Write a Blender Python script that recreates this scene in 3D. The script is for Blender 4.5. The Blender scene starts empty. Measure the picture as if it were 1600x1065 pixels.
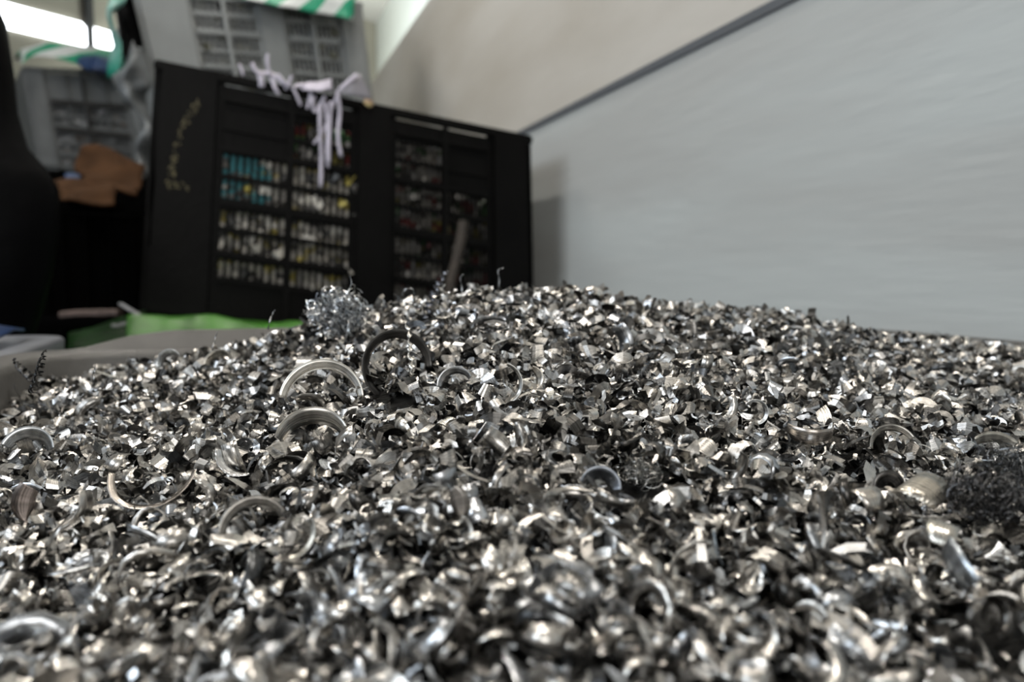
import bpy, bmesh, math, random
import numpy as np
from mathutils import Vector, Matrix, noise
C = bpy.context.scene.collection
sc = bpy.context.scene
PI = math.pi
rnd = random.Random(7)
rng = np.random.default_rng(11)

# ---------------------------------------------------------------- camera
FPX = 1244.0
YAW = math.radians(18.9)
PITCH = math.radians(4.7)
CAMZ = 0.95
cd = bpy.data.cameras.new('camera'); cam = bpy.data.objects.new('camera', cd); C.objects.link(cam)
cd.sensor_width = 36; cd.lens = FPX / 1600 * 36
cd.clip_start = 0.01; cd.clip_end = 100
cam.location = (0, 0, CAMZ)
cam.rotation_euler = (PI / 2 - PITCH, 0, -YAW)
cd.dof.use_dof = True; cd.dof.focus_distance = 0.54; cd.dof.aperture_fstop = 5.2
cd.dof.aperture_blades = 9
sc.camera = cam

# ---------------------------------------------------------------- world, lights, exposure
w = bpy.data.worlds.new('hall_light'); sc.world = w; w.use_nodes = True
w.node_tree.nodes['Background'].inputs[0].default_value = (0.86, 0.93, 1.0, 1)
w.node_tree.nodes['Background'].inputs[1].default_value = 0.35
sc.view_settings.view_transform = 'Standard'; sc.view_settings.look = 'None'
sc.view_settings.gamma = 1; sc.view_settings.use_curve_mapping = False
sc.view_settings.exposure = 0.0
sc.cycles.max_bounces = 7; sc.cycles.glossy_bounces = 3; sc.cycles.diffuse_bounces = 3
sc.cycles.caustics_reflective = False; sc.cycles.caustics_refractive = False
sc.cycles.sample_clamp_indirect = 6

def area(name, loc, target, sx, sy, power, col):
    l = bpy.data.lights.new(name, 'AREA'); l.shape = 'RECTANGLE'; l.size = sx; l.size_y = sy
    l.energy = power; l.color = col
    o = bpy.data.objects.new(name, l); C.objects.link(o); o.location = loc
    o.rotation_euler = (Vector(target) - Vector(loc)).to_track_quat('-Z', 'Y').to_euler()
    return o
# daylight through the hall's side windows, rows of ceiling lamps, and added fills
area('daylight_side_window', (-4.6, 0.2, 3.6), (0.3, 1.2, 1.0), 5.0, 1.6, 150, (0.84, 0.92, 1.0))
area('rear_fill', (-1.5, -4.5, 2.6), (0, 1.5, 1.0), 3.0, 2.4, 95, (1.0, 0.985, 0.96))  # added fill from behind the lens, no gate is built there
area('partition_wall_fill', (1.5, 8.8, 1.9), (2.1, 11.4, 4.4), 0.6, 1.2, 215, (0.93, 1.0, 0.99))  # hidden lamp added to brighten the wall seen above the partition
for lx, ly, pw in ((-1.2, 1.6, 42), (-1.2, 4.4, 30), (0.45, 0.2, 32), (0.45, 3.2, 34), (-3.4, 3.0, 20)):
    area('ceiling_lamp_light', (lx, ly, 4.2), (lx, ly, 0), 0.22, 1.5, pw, (1.0, 0.93, 0.84))

# ---------------------------------------------------------------- helpers
cth, sth = math.cos(YAW), math.sin(YAW)
def c2w(xc, yc):            # plan coordinates seen along the view axis -> world
    return xc * cth + yc * sth, -xc * sth + yc * cth
def w2c(x, y):
    return x * cth - y * sth, x * sth + y * cth
RCAM = cam.rotation_euler.to_matrix()
def ray(px, py):
    return RCAM @ Vector(((px - 800) / FPX, -(py - 532.5) / FPX, -1.0))
def pix(px, py, Y):
    d = ray(px, py); h = d.x * sth + d.y * cth
    return Vector((0, 0, CAMZ)) + d * (Y / h)
def pixA(px, py, A):        # on the upright plane world y = A
    d = ray(px, py)
    return Vector((0, 0, CAMZ)) + d * (A / d.y)
RI = np.array(RCAM.inverted())
def project(P):             # P (n,3) world -> px, py, depth
    q = (P - np.array([0, 0, CAMZ])) @ RI.T
    z = -q[:, 2]
    return 800 + FPX * q[:, 0] / z, 532.5 - FPX * q[:, 1] / z, z

def tag(o, label=None, cat=None, group=None, kind=None):
    if label: o['label'] = label
    if cat: o['category'] = cat
    if group: o['group'] = group
    if kind: o['kind'] = kind
    return o
def obj(name, bm, mat, parent=None, smooth=False):
    me = bpy.data.meshes.new(name); bm.to_mesh(me); bm.free()
    if mat: me.materials.append(mat)
    if smooth: me.polygons.foreach_set('use_smooth', [True] * len(me.polygons))
    o = bpy.data.objects.new(name, me); C.objects.link(o)
    if parent: o.parent = parent; o.matrix_parent_inverse = Matrix.Translation(parent.location).inverted() if parent.rotation_euler == (0, 0, 0) else parent.matrix_basis.inverted()
    return o
def empty(name, loc, label, cat, group=None):
    o = bpy.data.objects.new(name, None); C.objects.link(o); o.location = loc
    o.empty_display_size = 0.05
    return tag(o, label, cat, group)

def mat(name, col, rough=0.5, metal=0.0, noise_amt=0.0, noise_scale=8, bump=0.0, bump_scale=60, spec=0.5, stretch=(1, 1, 1), col2=None):
    m = bpy.data.materials.new(name); m.use_nodes = True
    nt = m.node_tree; b = nt.nodes['Principled BSDF']
    b.inputs['Roughness'].default_value = rough; b.inputs['Metallic'].default_value = metal
    b.inputs['Specular IOR Level'].default_value = spec
    b.inputs['Base Color'].default_value = (*col, 1)
    if noise_amt or bump:
        tc = nt.nodes.new('ShaderNodeTexCoord'); mp = nt.nodes.new('ShaderNodeMapping')
        mp.inputs['Scale'].default_value = stretch
        nt.links.new(tc.outputs['Object'], mp.inputs['Vector'])
    if noise_amt:
        n = nt.nodes.new('ShaderNodeTexNoise'); n.inputs['Scale'].default_value = noise_scale; n.inputs['Detail'].default_value = 6
        nt.links.new(mp.outputs[0], n.inputs['Vector'])
        r = nt.nodes.new('ShaderNodeMapRange'); r.inputs[1].default_value = 0.35; r.inputs[2].default_value = 0.65
        nt.links.new(n.outputs['Fac'], r.inputs[0])
        mx = nt.nodes.new('ShaderNodeMix'); mx.data_type = 'RGBA'
        mx.inputs[6].default_value = (*col, 1)
        c2 = col2 or tuple(c * (1 - noise_amt) for c in col)
        mx.inputs[7].default_value = (*c2, 1)
        nt.links.new(r.outputs[0], mx.inputs[0]); nt.links.new(mx.outputs[2], b.inputs['Base Color'])
    if bump:
        n2 = nt.nodes.new('ShaderNodeTexNoise'); n2.inputs['Scale'].default_value = bump_scale; n2.inputs['Detail'].default_value = 4
        nt.links.new(mp.outputs[0], n2.inputs['Vector'])
        bp = nt.nodes.new('ShaderNodeBump'); bp.inputs['Strength'].default_value = bump; bp.inputs['Distance'].default_value = 0.01
        nt.links.new(n2.outputs['Fac'], bp.inputs['Height']); nt.links.new(bp.outputs[0], b.inputs['Normal'])
    return m
def emit(name, col, s):
    m = bpy.data.materials.new(name); m.use_nodes = True
    b = m.node_tree.nodes['Principled BSDF']; b.inputs['Base Color'].default_value = (*col, 1)
    b.inputs['Emission Color'].default_value = (*col, 1); b.inputs['Emission Strength'].default_value = s
    return m

M = {}
M['wall_low'] = mat('painted_panel_cool', (0.50, 0.535, 0.535), 0.6, noise_amt=0.12, noise_scale=1.6, stretch=(1, 0.45, 3.0), bump=0.15, bump_scale=14, col2=(0.44, 0.455, 0.45))
M['wall_up'] = mat('painted_panel_warm', (0.56, 0.54, 0.50), 0.6, noise_amt=0.2, noise_scale=1.3, stretch=(1, 0.5, 2.0), bump=0.15, bump_scale=14, col2=(0.45, 0.42, 0.37))
M['seam'] = mat('seam_grey', (0.10, 0.11, 0.125), 0.5)
M['white_wall'] = mat('white_upper_wall', (0.86, 0.90, 0.87), 0.7, noise_amt=0.04, noise_scale=1)
M['beige'] = mat('beige_wall', (0.27, 0.25, 0.20), 0.8, noise_amt=0.3, noise_scale=0.8)
M['ceil'] = mat('ceiling_grey', (0.50, 0.48, 0.44), 0.9, noise_amt=0.2, noise_scale=0.5)
M['concrete'] = mat('concrete', (0.09, 0.09, 0.088), 0.8, noise_amt=0.4, noise_scale=3, bump=0.2)
M['black'] = mat('black_plastic', (0.0035, 0.0033, 0.0031), 0.42, noise_amt=0.4, noise_scale=9, bump=0.1, spec=0.09)
M['black2'] = mat('dark_plastic', (0.0012, 0.0012, 0.0012), 0.7, noise_amt=0.3, spec=0.03)
M['sack'] = mat('black_sack', (0.0015, 0.0015, 0.0018), 0.55, bump=0.5, bump_scale=9, spec=0.06)
M['grey'] = mat('grey_plastic', (0.25, 0.265, 0.268), 0.5, noise_amt=0.15, noise_scale=6)
M['grey_far'] = mat('grey_plastic_shaded', (0.14, 0.15, 0.155), 0.6, noise_amt=0.2, noise_scale=6, spec=0.3)  # grey plastic darkened: the far crate's shade is put into its colour
M['bin'] = mat('bin_grey', (0.095, 0.091, 0.085), 0.5, noise_amt=0.25, noise_scale=14, bump=0.1)
M['bin2'] = mat('bin_cool_grey', (0.15, 0.16, 0.18), 0.5, noise_amt=0.2, noise_scale=10)
M['blue'] = mat('blue_liner', (0.01, 0.045, 0.16), 0.45, noise_amt=0.4, noise_scale=10)
M['green'] = mat('green_film', (0.05, 0.22, 0.014), 0.4, noise_amt=0.6, noise_scale=11, bump=0.5, bump_scale=20)
M['dgreen'] = mat('dark_green_film', (0.004, 0.030, 0.003), 0.5, spec=0.08, noise_amt=0.6, noise_scale=11, bump=0.4, bump_scale=20)
M['card'] = mat('cardboard', (0.055, 0.026, 0.011), 0.85, spec=0.1, noise_amt=0.4, noise_scale=12)
M['pink'] = mat('pinkish_wood', (0.16, 0.115, 0.10), 0.8, noise_amt=0.5, noise_scale=25)
M['stick'] = mat('brown_stick', (0.04, 0.03, 0.022), 0.7, noise_amt=0.4, noise_scale=40)
M['strap'] = mat('pale_strap', (0.30, 0.30, 0.31), 0.5)
M['film'] = mat('pale_film', (0.16, 0.175, 0.185), 0.35, noise_amt=0.5, noise_scale=10, bump=0.4, bump_scale=18)
M['shred'] = mat('lilac_white_film', (0.60, 0.56, 0.66), 0.45, noise_amt=0.2, noise_scale=30)
M['bluebag'] = mat('navy_bag', (0.01, 0.03, 0.09), 0.5, bump=0.4, bump_scale=20)
M['teal'] = mat('teal_plastic', (0.01, 0.30, 0.36), 0.5, noise_amt=0.3)
M['window'] = emit('daylight_window', (0.92, 0.96, 1.0), 7.0)
M['frame'] = mat('window_frame_dark', (0.03, 0.03, 0.03), 0.6, spec=.2)
M['label_ghost'] = mat('torn_label_paper', (0.15, 0.13, 0.07), 0.8, noise_amt=0.5, noise_scale=45)

def tarp_mat():             # white film printed with green diagonal bands
    m = bpy.data.materials.new('green_white_film'); m.use_nodes = True; nt = m.node_tree; b = nt.nodes['Principled BSDF']
    uv = nt.nodes.new('ShaderNodeUVMap'); uv.uv_map = 'UVMap'
    wv = nt.nodes.new('ShaderNodeTexWave'); wv.wave_type = 'BANDS'; wv.bands_direction = 'DIAGONAL'
    wv.inputs['Scale'].default_value = 0.62; wv.inputs['Distortion'].default_value = 1.5; wv.inputs['Detail'].default_value = 0.5
    nt.links.new(uv.outputs[0], wv.inputs['Vector'])
    cr = nt.nodes.new('ShaderNodeValToRGB'); cr.color_ramp.interpolation = 'EASE'
    cr.color_ramp.elements[0].position = 0.52; cr.color_ramp.elements[0].color = (0.50, 0.53, 0.53, 1)
    cr.color_ramp.elements[1].position = 0.60; cr.color_ramp.elements[1].color = (0.005, 0.24, 0.13, 1)
    nt.links.new(wv.outputs['Fac'], cr.inputs[0]); nt.links.new(cr.outputs[0], b.inputs['Base Color'])
    b.inputs['Roughness'].default_value = 0.4
    return m
M['tarp'] = tarp_mat()

def scrap_mat():            # mixed plastic scrap, colour by cell
    m = bpy.data.materials.new('mixed_plastic_scrap'); m.use_nodes = True; nt = m.node_tree; b = nt.nodes['Principled BSDF']
    at = nt.nodes.new('ShaderNodeAttribute'); at.attribute_name = 'piece_color'
    nt.links.new(at.outputs['Color'], b.inputs['Base Color']); b.inputs['Roughness'].default_value = 0.45
    return m
M['scrap'] = scrap_mat()

def chip_mat(name, rough=0.27, darken=1.0):
    m = bpy.data.materials.new(name); m.use_nodes = True; nt = m.node_tree; N = nt.nodes; L = nt.links
    b = N['Principled BSDF']; b.inputs['Metallic'].default_value = 1.0
    at = N.new('ShaderNodeAttribute'); at.attribute_name = 'chip_color'
    uv = N.new('ShaderNodeUVMap'); uv.uv_map = 'UVMap'
    # fine tool lines running along the strip
    mp = N.new('ShaderNodeMapping'); mp.inputs['Scale'].default_value = (0.25, 26, 1); L.new(uv.outputs[0], mp.inputs[0])
    n1 = N.new('ShaderNodeTexNoise'); n1.inputs['Scale'].default_value = 1.0; n1.inputs['Detail'].default_value = 2; L.new(mp.outputs[0], n1.inputs[0])
    # chatter bands across the strip
    mp2 = N.new('ShaderNodeMapping'); mp2.inputs['Scale'].default_value = (7.0, 0.35, 1); L.new(uv.outputs[0], mp2.inputs[0])
    n2 = N.new('ShaderNodeTexNoise'); n2.inputs['Scale'].default_value = 1.0; n2.inputs['Detail'].default_value = 1; L.new(mp2.outputs[0], n2.inputs[0])
    ad = N.new('ShaderNodeMath'); ad.operation = 'MULTIPLY_ADD'; ad.inputs[1].default_value = 0.45
    L.new(n1.outputs['Fac'], ad.inputs[0]); L.new(n2.outputs['Fac'], ad.inputs[2])
    bp = N.new('ShaderNodeBump'); bp.inputs['Strength'].default_value = 0.32; bp.inputs['Distance'].default_value = 0.0002
    L.new(ad.outputs[0], bp.inputs['Height']); L.new(bp.outputs[0], b.inputs['Normal'])
    mr = N.new('ShaderNodeMapRange'); mr.inputs[1].default_value = 0.3; mr.inputs[2].default_value = 0.7
    mr.inputs[3].default_value = rough - 0.09; mr.inputs[4].default_value = rough + 0.17
    L.new(n1.outputs['Fac'], mr.inputs[0]); L.new(mr.outputs[0], b.inputs['Roughness'])
    mx = N.new('ShaderNodeMix'); mx.data_type = 'RGBA'; mx.blend_type = 'MULTIPLY'; mx.inputs[0].default_value = 1
    r2 = N.new('ShaderNodeMapRange'); r2.inputs[1].default_value = 0.3; r2.inputs[2].default_value = 0.7; r2.inputs[3].default_value = 0.55 * darken; r2.inputs[4].default_value = 1.0 * darken
    L.new(n2.outputs['Fac'], r2.inputs[0]); L.new(at.outputs['Color'], mx.inputs[6]); L.new(r2.outputs[0], mx.inputs[7])
    L.new(mx.outputs[2], b.inputs['Base Color'])
    return m
M['chip'] = chip_mat('cut_aluminium')

def add_box(bm, lo, hi, f=None):
    vs = []
    for z in (lo[2], hi[2]):
        for x, y in ((lo[0], lo[1]), (hi[0], lo[1]), (hi[0], hi[1]), (lo[0], hi[1])):
            p = Vector((x, y, z)); vs.append(bm.verts.new(f(p) if f else p))
    for a in ((3, 2, 1, 0), (4, 5, 6, 7), (0, 1, 5, 4), (1, 2, 6, 5), (2, 3, 7, 6), (3, 0, 4, 7)):
        bm.faces.new([vs[i] for i in a])
def boxes(name, lst, m, parent=None, f=None, bevel=0):
    bm = bmesh.new()
    for lo, hi in lst: add_box(bm, lo, hi, f)
    bmesh.ops.recalc_face_normals(bm, faces=bm.faces)
    if bevel: bmesh.ops.bevel(bm, geom=list(bm.edges), offset=bevel, segments=2, affect='EDGES', clamp_overlap=True)
    return obj(name, bm, m, parent)
def structure(o): o['kind'] = 'structure'; return o

# ---------------------------------------------------------------- the hall
XW = 1.10
A_END = 7.6
SEAM = CAMZ + 0.575
structure(boxes('floor', [((-9, -6, -0.1), (4, 14, 0))], M['concrete']))
structure(boxes('ceiling', [((-9, -6, 4.8), (4, 14, 4.9))], M['ceil']))
wr = structure(boxes('wall_right', [((XW, -5, 0), (XW + 0.08, A_END, SEAM))], M['wall_low']))
structure(boxes('wall_right_upper', [((XW + 0.004, -5, SEAM), (XW + 0.08, A_END, CAMZ + 1.62))], M['wall_up']))
structure(boxes('trim_1', [((XW - 0.006, -5, SEAM - 0.011), (XW + 0.02, A_END, SEAM + 0.011))], M['seam']))
structure(boxes('wall_far_right', [((XW + 1.0, -5, 0), (XW + 1.1, 13, 4.8))], M['white_wall']))
structure(boxes('wall_front', [((-9, -5.6, 0), (4, -5.5, 4.8))], M['beige']))
# oblique left wall carrying the window band
wl0 = Vector((*c2w(-5.14 - .56 * 5, 8 - .83 * 5), 0)); wdir = Vector((*c2w(.56, .83), 0)).normalized()
wn = Vector((-wdir.y, wdir.x, 0))
def WL(p): return wl0 + wdir * p.x + wn * p.y + Vector((0, 0, p.z))
structure(boxes('wall_left', [((-1, 0.02, 0), (14, 0.14, 4.8))], M['beige'], f=WL))
def on_wl(px, py):
    d = ray(px, py); o = Vector((0, 0, CAMZ)); t = (wl0 - o).dot(wn) / d.dot(wn); p = o + d * t
    return (p - wl0).dot(wdir), p.z
def wl_window(name, quad):
    pts = [on_wl(*q) for q in quad]
    bm = bmesh.new()
    vs = [bm.verts.new(WL(Vector((u, y, z)))) for y in (-0.01, 0.03) for u, z in pts]
    k = len(pts)
    bm.faces.new(vs[:k]); bm.faces.new(vs[k:][::-1])
    for i in range(k): bm.faces.new((vs[i], vs[(i + 1) % k], vs[k + (i + 1) % k], vs[k + i]))
    bmesh.ops.recalc_face_normals(bm, faces=bm.faces)
    return structure(obj(name, bm, M['window']))
wl_window('window_1', [(-40, -8), (126, 36), (137, 48), (136, 72), (100, 64), (-30, 34)])
wl_window('window_2', [(145, 43), (172, 51), (184, 62), (194, 82), (147, 70)])
u0, z0 = on_wl(141, 57)
structure(boxes('trim_2', [((u0 - .05, -0.05, 0.5), (u0 + .02, 0.02, 4.8))], M['frame'], f=WL))

# ---------------------------------------------------------------- bins
HR = 0.09                   # the rim lies this far below the lens
BX0, BX1, BY0, BY1 = -0.222, 0.985, -0.06, 1.045
ZR = CAMZ - HR
def rrect(x0, x1, y0, y1, r, zf, nc=7, ns=22):
    pts = []
    cs = ((x1 - r, y0 + r, -90), (x1 - r, y1 - r, 0), (x0 + r, y1 - r, 90), (x0 + r, y0 + r, 180))
    for i, (cx, cy, a) in enumerate(cs):
        for k in range(nc):
            t = math.radians(a + 90 * k / (nc - 1)); pts.append((cx + r * math.cos(t), cy + r * math.sin(t)))
        nx, ny, na = cs[(i + 1) % 4]
        ex, ey = pts[-1]; t = math.radians(na); sx, sy = nx + r * math.cos(t), ny + r * math.sin(t)
        for k in range(1, ns): pts.append((ex + (sx - ex) * k / ns, ey + (sy - ey) * k / ns))
    return [Vector((x, y, zf(x, y))) for x, y in pts]
def sstep(a, b, x):
    t = min(1, max(0, (x - a) / (b - a))); return t * t * (3 - 2 * t)
def pallet_bin(label, x0, x1, y0, y1, zr, m, raise_amt, group=None):
    root = empty('pallet_bin', ((x0 + x1) / 2, (y0 + y1) / 2, 0), label, 'bin', group)
    def lip(x, y): return zr + raise_amt * sstep(y1 - 0.02, y1 + 0.01, y) * sstep(x0 + 0.02, x0 + 0.13, x) * (1 - sstep(x0 + .55, x0 + .7, x))
    loops = [rrect(x0 + .05, x1 - .05, y0 + .05, y1 - .05, .05, lambda x, y: 0.18),
             rrect(x0 + .006, x1 - .006, y0 + .006, y1 - .006, .06, lambda x, y: zr - 0.008),
             rrect(x0, x1, y0, y1, .062, lambda x, y: zr - .002),
             rrect(x0 - .004, x1 + .004, y0 - .004, y1 + .004, .065, lambda x, y: zr),
             rrect(x0 - .018, x1 + .018, y0 - .018, y1 + .030, .07, lambda x, y: zr),
             rrect(x0 - .022, x1 + .022, y0 - .022, y1 + .034, .07, lip),
             rrect(x0 - .034, x1 + .034, y0 - .034, y1 + .05, .075, lip),
             rrect(x0 - .038, x1 + .038, y0 - .038, y1 + .054, .078, lambda x, y: lip(x, y) - .004),
             rrect(x0 - .036, x1 + .036, y0 - .036, y1 + .052, .078, lambda x, y: zr - .05),
             rrect(x0 - .012, x1 + .012, y0 - .012, y1 + .012, .066, lambda x, y: zr - .052),
             rrect(x0 + .03, x1 - .03, y0 + .03, y1 - .03, .05, lambda x, y: 0.14)]
    bm = bmesh.new(); L = [[bm.verts.new(p) for p in l] for l in loops]; n = len(L[0])
    for a, b in zip(L, L[1:]):
        for i in range(n): bm.faces.new((a[i], a[(i + 1) % n], b[(i + 1) % n], b[i]))
    bm.faces.new(L[0]); bm.faces.new(L[-1][::-1])
    bmesh.ops.recalc_face_normals(bm, faces=bm.faces)
    obj('bin_body', bm, m, root, smooth=True)
    for fx in (x0 + .09, (x0 + x1) / 2, x1 - .09):
        boxes('skid', [((fx - .05, y0 + .04, 0), (fx + .05, y1 - .04, .15))], m, root)
    rb = []
    for k in range(7):
        x = x0 + .1 + (x1 - x0 - .2) * k / 6
        rb.append(((x - .012, y1 - .02, .16), (x + .012, y1 + .03, zr - .05)))
        rb.append(((x - .012, y0 - .03, .16), (x + .012, y0 + .02, zr - .05)))
    boxes('rib', rb, m, root)
    return root
pallet_bin('grey plastic pallet bin heaped full of loose metal chips', BX0, BX1, BY0, BY1, ZR, M['bin'], 0.021)
NB = pallet_bin('neighbouring pallet bin with a blue liner, beside the chip-filled one', -1.50, BX0 - .082, -0.05, 1.45, ZR - .008, M['bin2'], 0)
# blue liner spread over the neighbouring bin
bm = bmesh.new(); G = {}
for i in range(26):
    for j in range(26):
        x = -1.47 + 1.15 * i / 25; y = 0.0 + 1.43 * j / 25
        z = ZR - 0.004 + 0.026 * math.exp(-((x + 0.40) / .09) ** 2 - ((y - 1.36) / .14) ** 2) + 0.006 * noise.noise(Vector((x * 9, y * 9, 0)))
        G[i, j] = bm.verts.new((x, y, z))
for i in range(25):
    for j in range(25): bm.faces.new((G[i, j], G[i + 1, j], G[i + 1, j + 1], G[i, j + 1]))
o = obj('liner_sheet', bm, M['blue'], None, True); s = o.modifiers.new('thick', 'SOLIDIFY'); s.thickness = 0.004
tag(o, 'blue plastic liner sheet lying over the neighbouring bin', 'plastic sheet')

# ---------------------------------------------------------------- crates
SLOT = 'slot'
def crate(label, corners, depth, m, layout, cat='crate', contents=None, group=None, name='slatted_crate', solid_front=False, rows=None, nslots=9):
    """corners: front BL, BR, TL, TR in world; depth: vector to the back."""
    BL, BR, TL, TR = corners; dn = depth.normalized(); D = depth.length
    def F(p):               # p = (u 0..1, w metres back, v 0..1)
        return (BL * (1 - p.x) + BR * p.x) * (1 - p.z) + (TL * (1 - p.x) + TR * p.x) * p.z + dn * p.y
    base = (BL + BR) / 2 + dn * D / 2
    root = empty(name, base, label, cat, group)
    T = 0.03
    boxes('bottom_panel', [((0.02, 0.01, 0.02), (0.98, D - .01, 0.06))], m, root, F)
    for u in ((0.0, 0.03), (0.97, 1.0)):
        boxes('side_panel', [((u[0], 0.0, 0.04), (u[1], D, 0.99))], m, root, F, bevel=0.006)
    boxes('back_panel', [((0.03, D - T, 0.06), (0.97, D, 0.98))], m, root, F)
    boxes('rim', [((-0.002, -0.016, 0.962), (1.002, 0.012, 0.998)), ((-0.002, D - .012, 0.962), (1.002, D + .01, 0.998)),
                  ((-0.002, 0.012, 0.962), (0.02, D - .012, 0.998)), ((0.98, 0.012, 0.962), (1.002, D - .012, 0.998))], m, root, F, bevel=0.005)
    if solid_front:
        boxes('front_panel', [((0.03, 0, .04), (.97, T, .955))] + [((u, -.018, .05), (u + .02, 0.001, .955)) for u in (.2, .4, .6, .8)], m, root, F)
        for u in ((0.0, .10), (.90, 1.0)): boxes('corner_post', [((u[0], -.02, 0), (u[1], .03, .955))], m, root, F, bevel=0.008)
        return root, F
    posts, cols, rr = layout
    for a, b in posts:
        boxes('corner_post' if (a < .05 or b > .95) else 'middle_post', [((a, -0.022, 0.0), (b, T, 0.996))], m, root, F, bevel=0.022)
    bars = []
    for ci, (a, b) in enumerate(cols):
        bars = []
        bars.append(((a, 0.0, 0.04), (b, T * .35, rr[-1][0] - .0)))          # solid foot of the wall
        bars.append(((a, 0.0, rr[0][1]), (b, T * .35, 0.955)))
        for k, (lo, hi, kinds) in enumerate(rr):
            kd = kinds[ci]
            if k + 1 < len(rr): bars.append(((a, -0.006, rr[k + 1][1]), (b, T * .35, lo)))
            if kd == 's': bars.append(((a, .004, lo), (b, T * .5, hi)))
            else:
                n = nslots; g = (b - a) / n
                for q in range(n + 1):
                    cx = a + g * q; bars.append(((max(a, cx - g * .19), 0.0, lo), (min(b, cx + g * .19), T * .35, hi)))
        boxes('slatted_panel', bars, m, root, F)
    # cross ribs and the thin upright between the two columns of each bay
    for v in rows:
        for c in (0, 2): boxes('cross_rib', [((cols[c][0], -0.018, v - .009), (cols[c + 1][1], 0.0, v + .009))], m, root, F)
    for c in (0, 2):
        boxes('upright_rib', [((cols[c][1] - .001, -0.02, .04), (cols[c + 1][0] + .001, 0.004, .955))], m, root, F)
    return root, F

def scrap(label, F, ur, vr, D, palette, n, size, seed, w0=0.03, name='plastic_scrap', w1=0.03):
    r = random.Random(seed); bm = bmesh.new(); cl = bm.loops.layers.float_color.new('piece_color')
    for _ in range(n):
        u = r.uniform(*ur); v = r.uniform(*vr); w = w0 + r.random() * w1
        s = size * r.uniform(.5, 1.5)
        c = F(Vector((u, w, v))); R = Matrix.Rotation(r.uniform(0, 6), 3, Vector((r.uniform(-1, 1), r.uniform(-1, 1), r.uniform(-1, 1))).normalized())
        f0 = len(bm.faces)
        add_box(bm, (-s, -s * .35, -s * .6), (s, s * .35, s * .6), lambda p: c + R @ p)
        col = r.choice(palette); bm.faces.ensure_lookup_table()
        for fa in bm.faces[f0:]:
            for l in fa.loops: l[cl] = (*col, 1)
    o = obj(name, bm, M['scrap']); tag(o, label, 'plastic scrap', kind='stuff')
    return o

# black crate leaning behind the bin
AB = 2.60
bc = (pixA(217, 494, AB), pixA(836, 566, AB), pixA(243, 93, AB), pixA(829, 212, AB))
black_layout = ([(0.0, .165), (.485, .605), (.865, 1.0)],
                [(.165, .325), (.337, .485), (.605, .735), (.747, .865)],
                [(.80, .87, 'shhs'), (.722, .782, 'shhs'), (.61, .69, 'hhhh'), (.515, .59, 'hhhh'), (.40, .47, 'hhhh'), (.305, .38, 'hhhh'), (.20, .27, 'hhhh')])
up = (bc[2] - bc[0]).normalized()
dvec = Vector((0, 1.0, 0)) * 0.80
BK, FB = crate('large black slatted plastic crate leaning against the grey wall', bc, dvec, M['black'], black_layout, rows=(.90, .705, .492, .288, .185))
# remnants of a torn label on its left corner post
bm = bmesh.new(); r = random.Random(3)
for _ in range(70):
    t = r.random(); u = .052 + .05 * t ** 2 + r.uniform(-.008, .008); v = .56 + .30 * t + r.uniform(-.01, .01)
    a = r.uniform(.002, .006); b2 = r.uniform(.004, .014)
    bm.faces.new([bm.verts.new(FB(Vector((u + dx * a, -.0235, v + dy * b2)))) for dx, dy in ((0, 0), (1, .2), (.8, 1), (-.1, .9))])
for _ in range(26):
    u = .035 + r.random() * .06; v = .52 + r.uniform(-.01, .02)
    bm.faces.new([bm.verts.new(FB(Vector((u + dx * .005, -.0235, v + dy * .008)))) for dx, dy in ((0, 0), (1, .2), (.8, 1), (-.1, .9))])
obj('label_residue', bm, M['label_ghost'], BK)
pal = [(.66, .63, .56), (.75, .72, .66), (.50, .48, .44), (.20, .19, .18), (.62, .60, .56), (.55, .46, .12), (.10, .10, .10)]
pal2 = [(.54, .52, .49), (.7, .68, .66), (.12, .12, .12), (.5, .49, .48), (.28, .05, .05), (.3, .26, .06), (.05, .05, .05), (.06, .2, .06)]
scrap('pale and yellowish plastic scrap seen through the left bays of the black crate', FB, (.17, .49), (.17, .70), .8, pal, 1100, .024, 4)
scrap('mixed reddish, green and white scrap high in the black crate, second bay', FB, (.335, .49), (.71, .88), .8, pal2, 150, .018, 5)
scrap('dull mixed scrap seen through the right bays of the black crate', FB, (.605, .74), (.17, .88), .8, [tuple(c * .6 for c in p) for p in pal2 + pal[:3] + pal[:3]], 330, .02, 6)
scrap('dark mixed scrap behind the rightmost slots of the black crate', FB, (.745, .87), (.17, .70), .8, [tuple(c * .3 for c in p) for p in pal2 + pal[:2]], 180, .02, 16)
bm = bmesh.new(); add_box(bm, (.168, .013, .512), (.285, .026, .675), FB); bmesh.ops.bevel(bm, geom=list(bm.edges), offset=.003, segments=2, affect='EDGES')
t0 = obj('teal_container', bm, M['teal']); tag(t0, 'teal plastic container inside the black crate behind its left slots', 'container')
bm = bmesh.new(); add_box(bm, (.168, .012, .675), (.25, .027, .692), FB)
obj('lid', bm, M['teal'], t0)

# support crate under the black one
zb = 0.62
sb = [Vector((bc[0].x + .02, AB + .02, 0)), Vector((XW - .04, AB + .02, 0)), Vector((bc[0].x + .02, AB + .02, zb)), Vector((XW - .04, AB + .02, zb))]
crate('low black crate on the floor below the leaning black crate', sb, Vector((0, .8, 0)), M['black2'], None, solid_front=True, name='plastic_crate')

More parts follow.
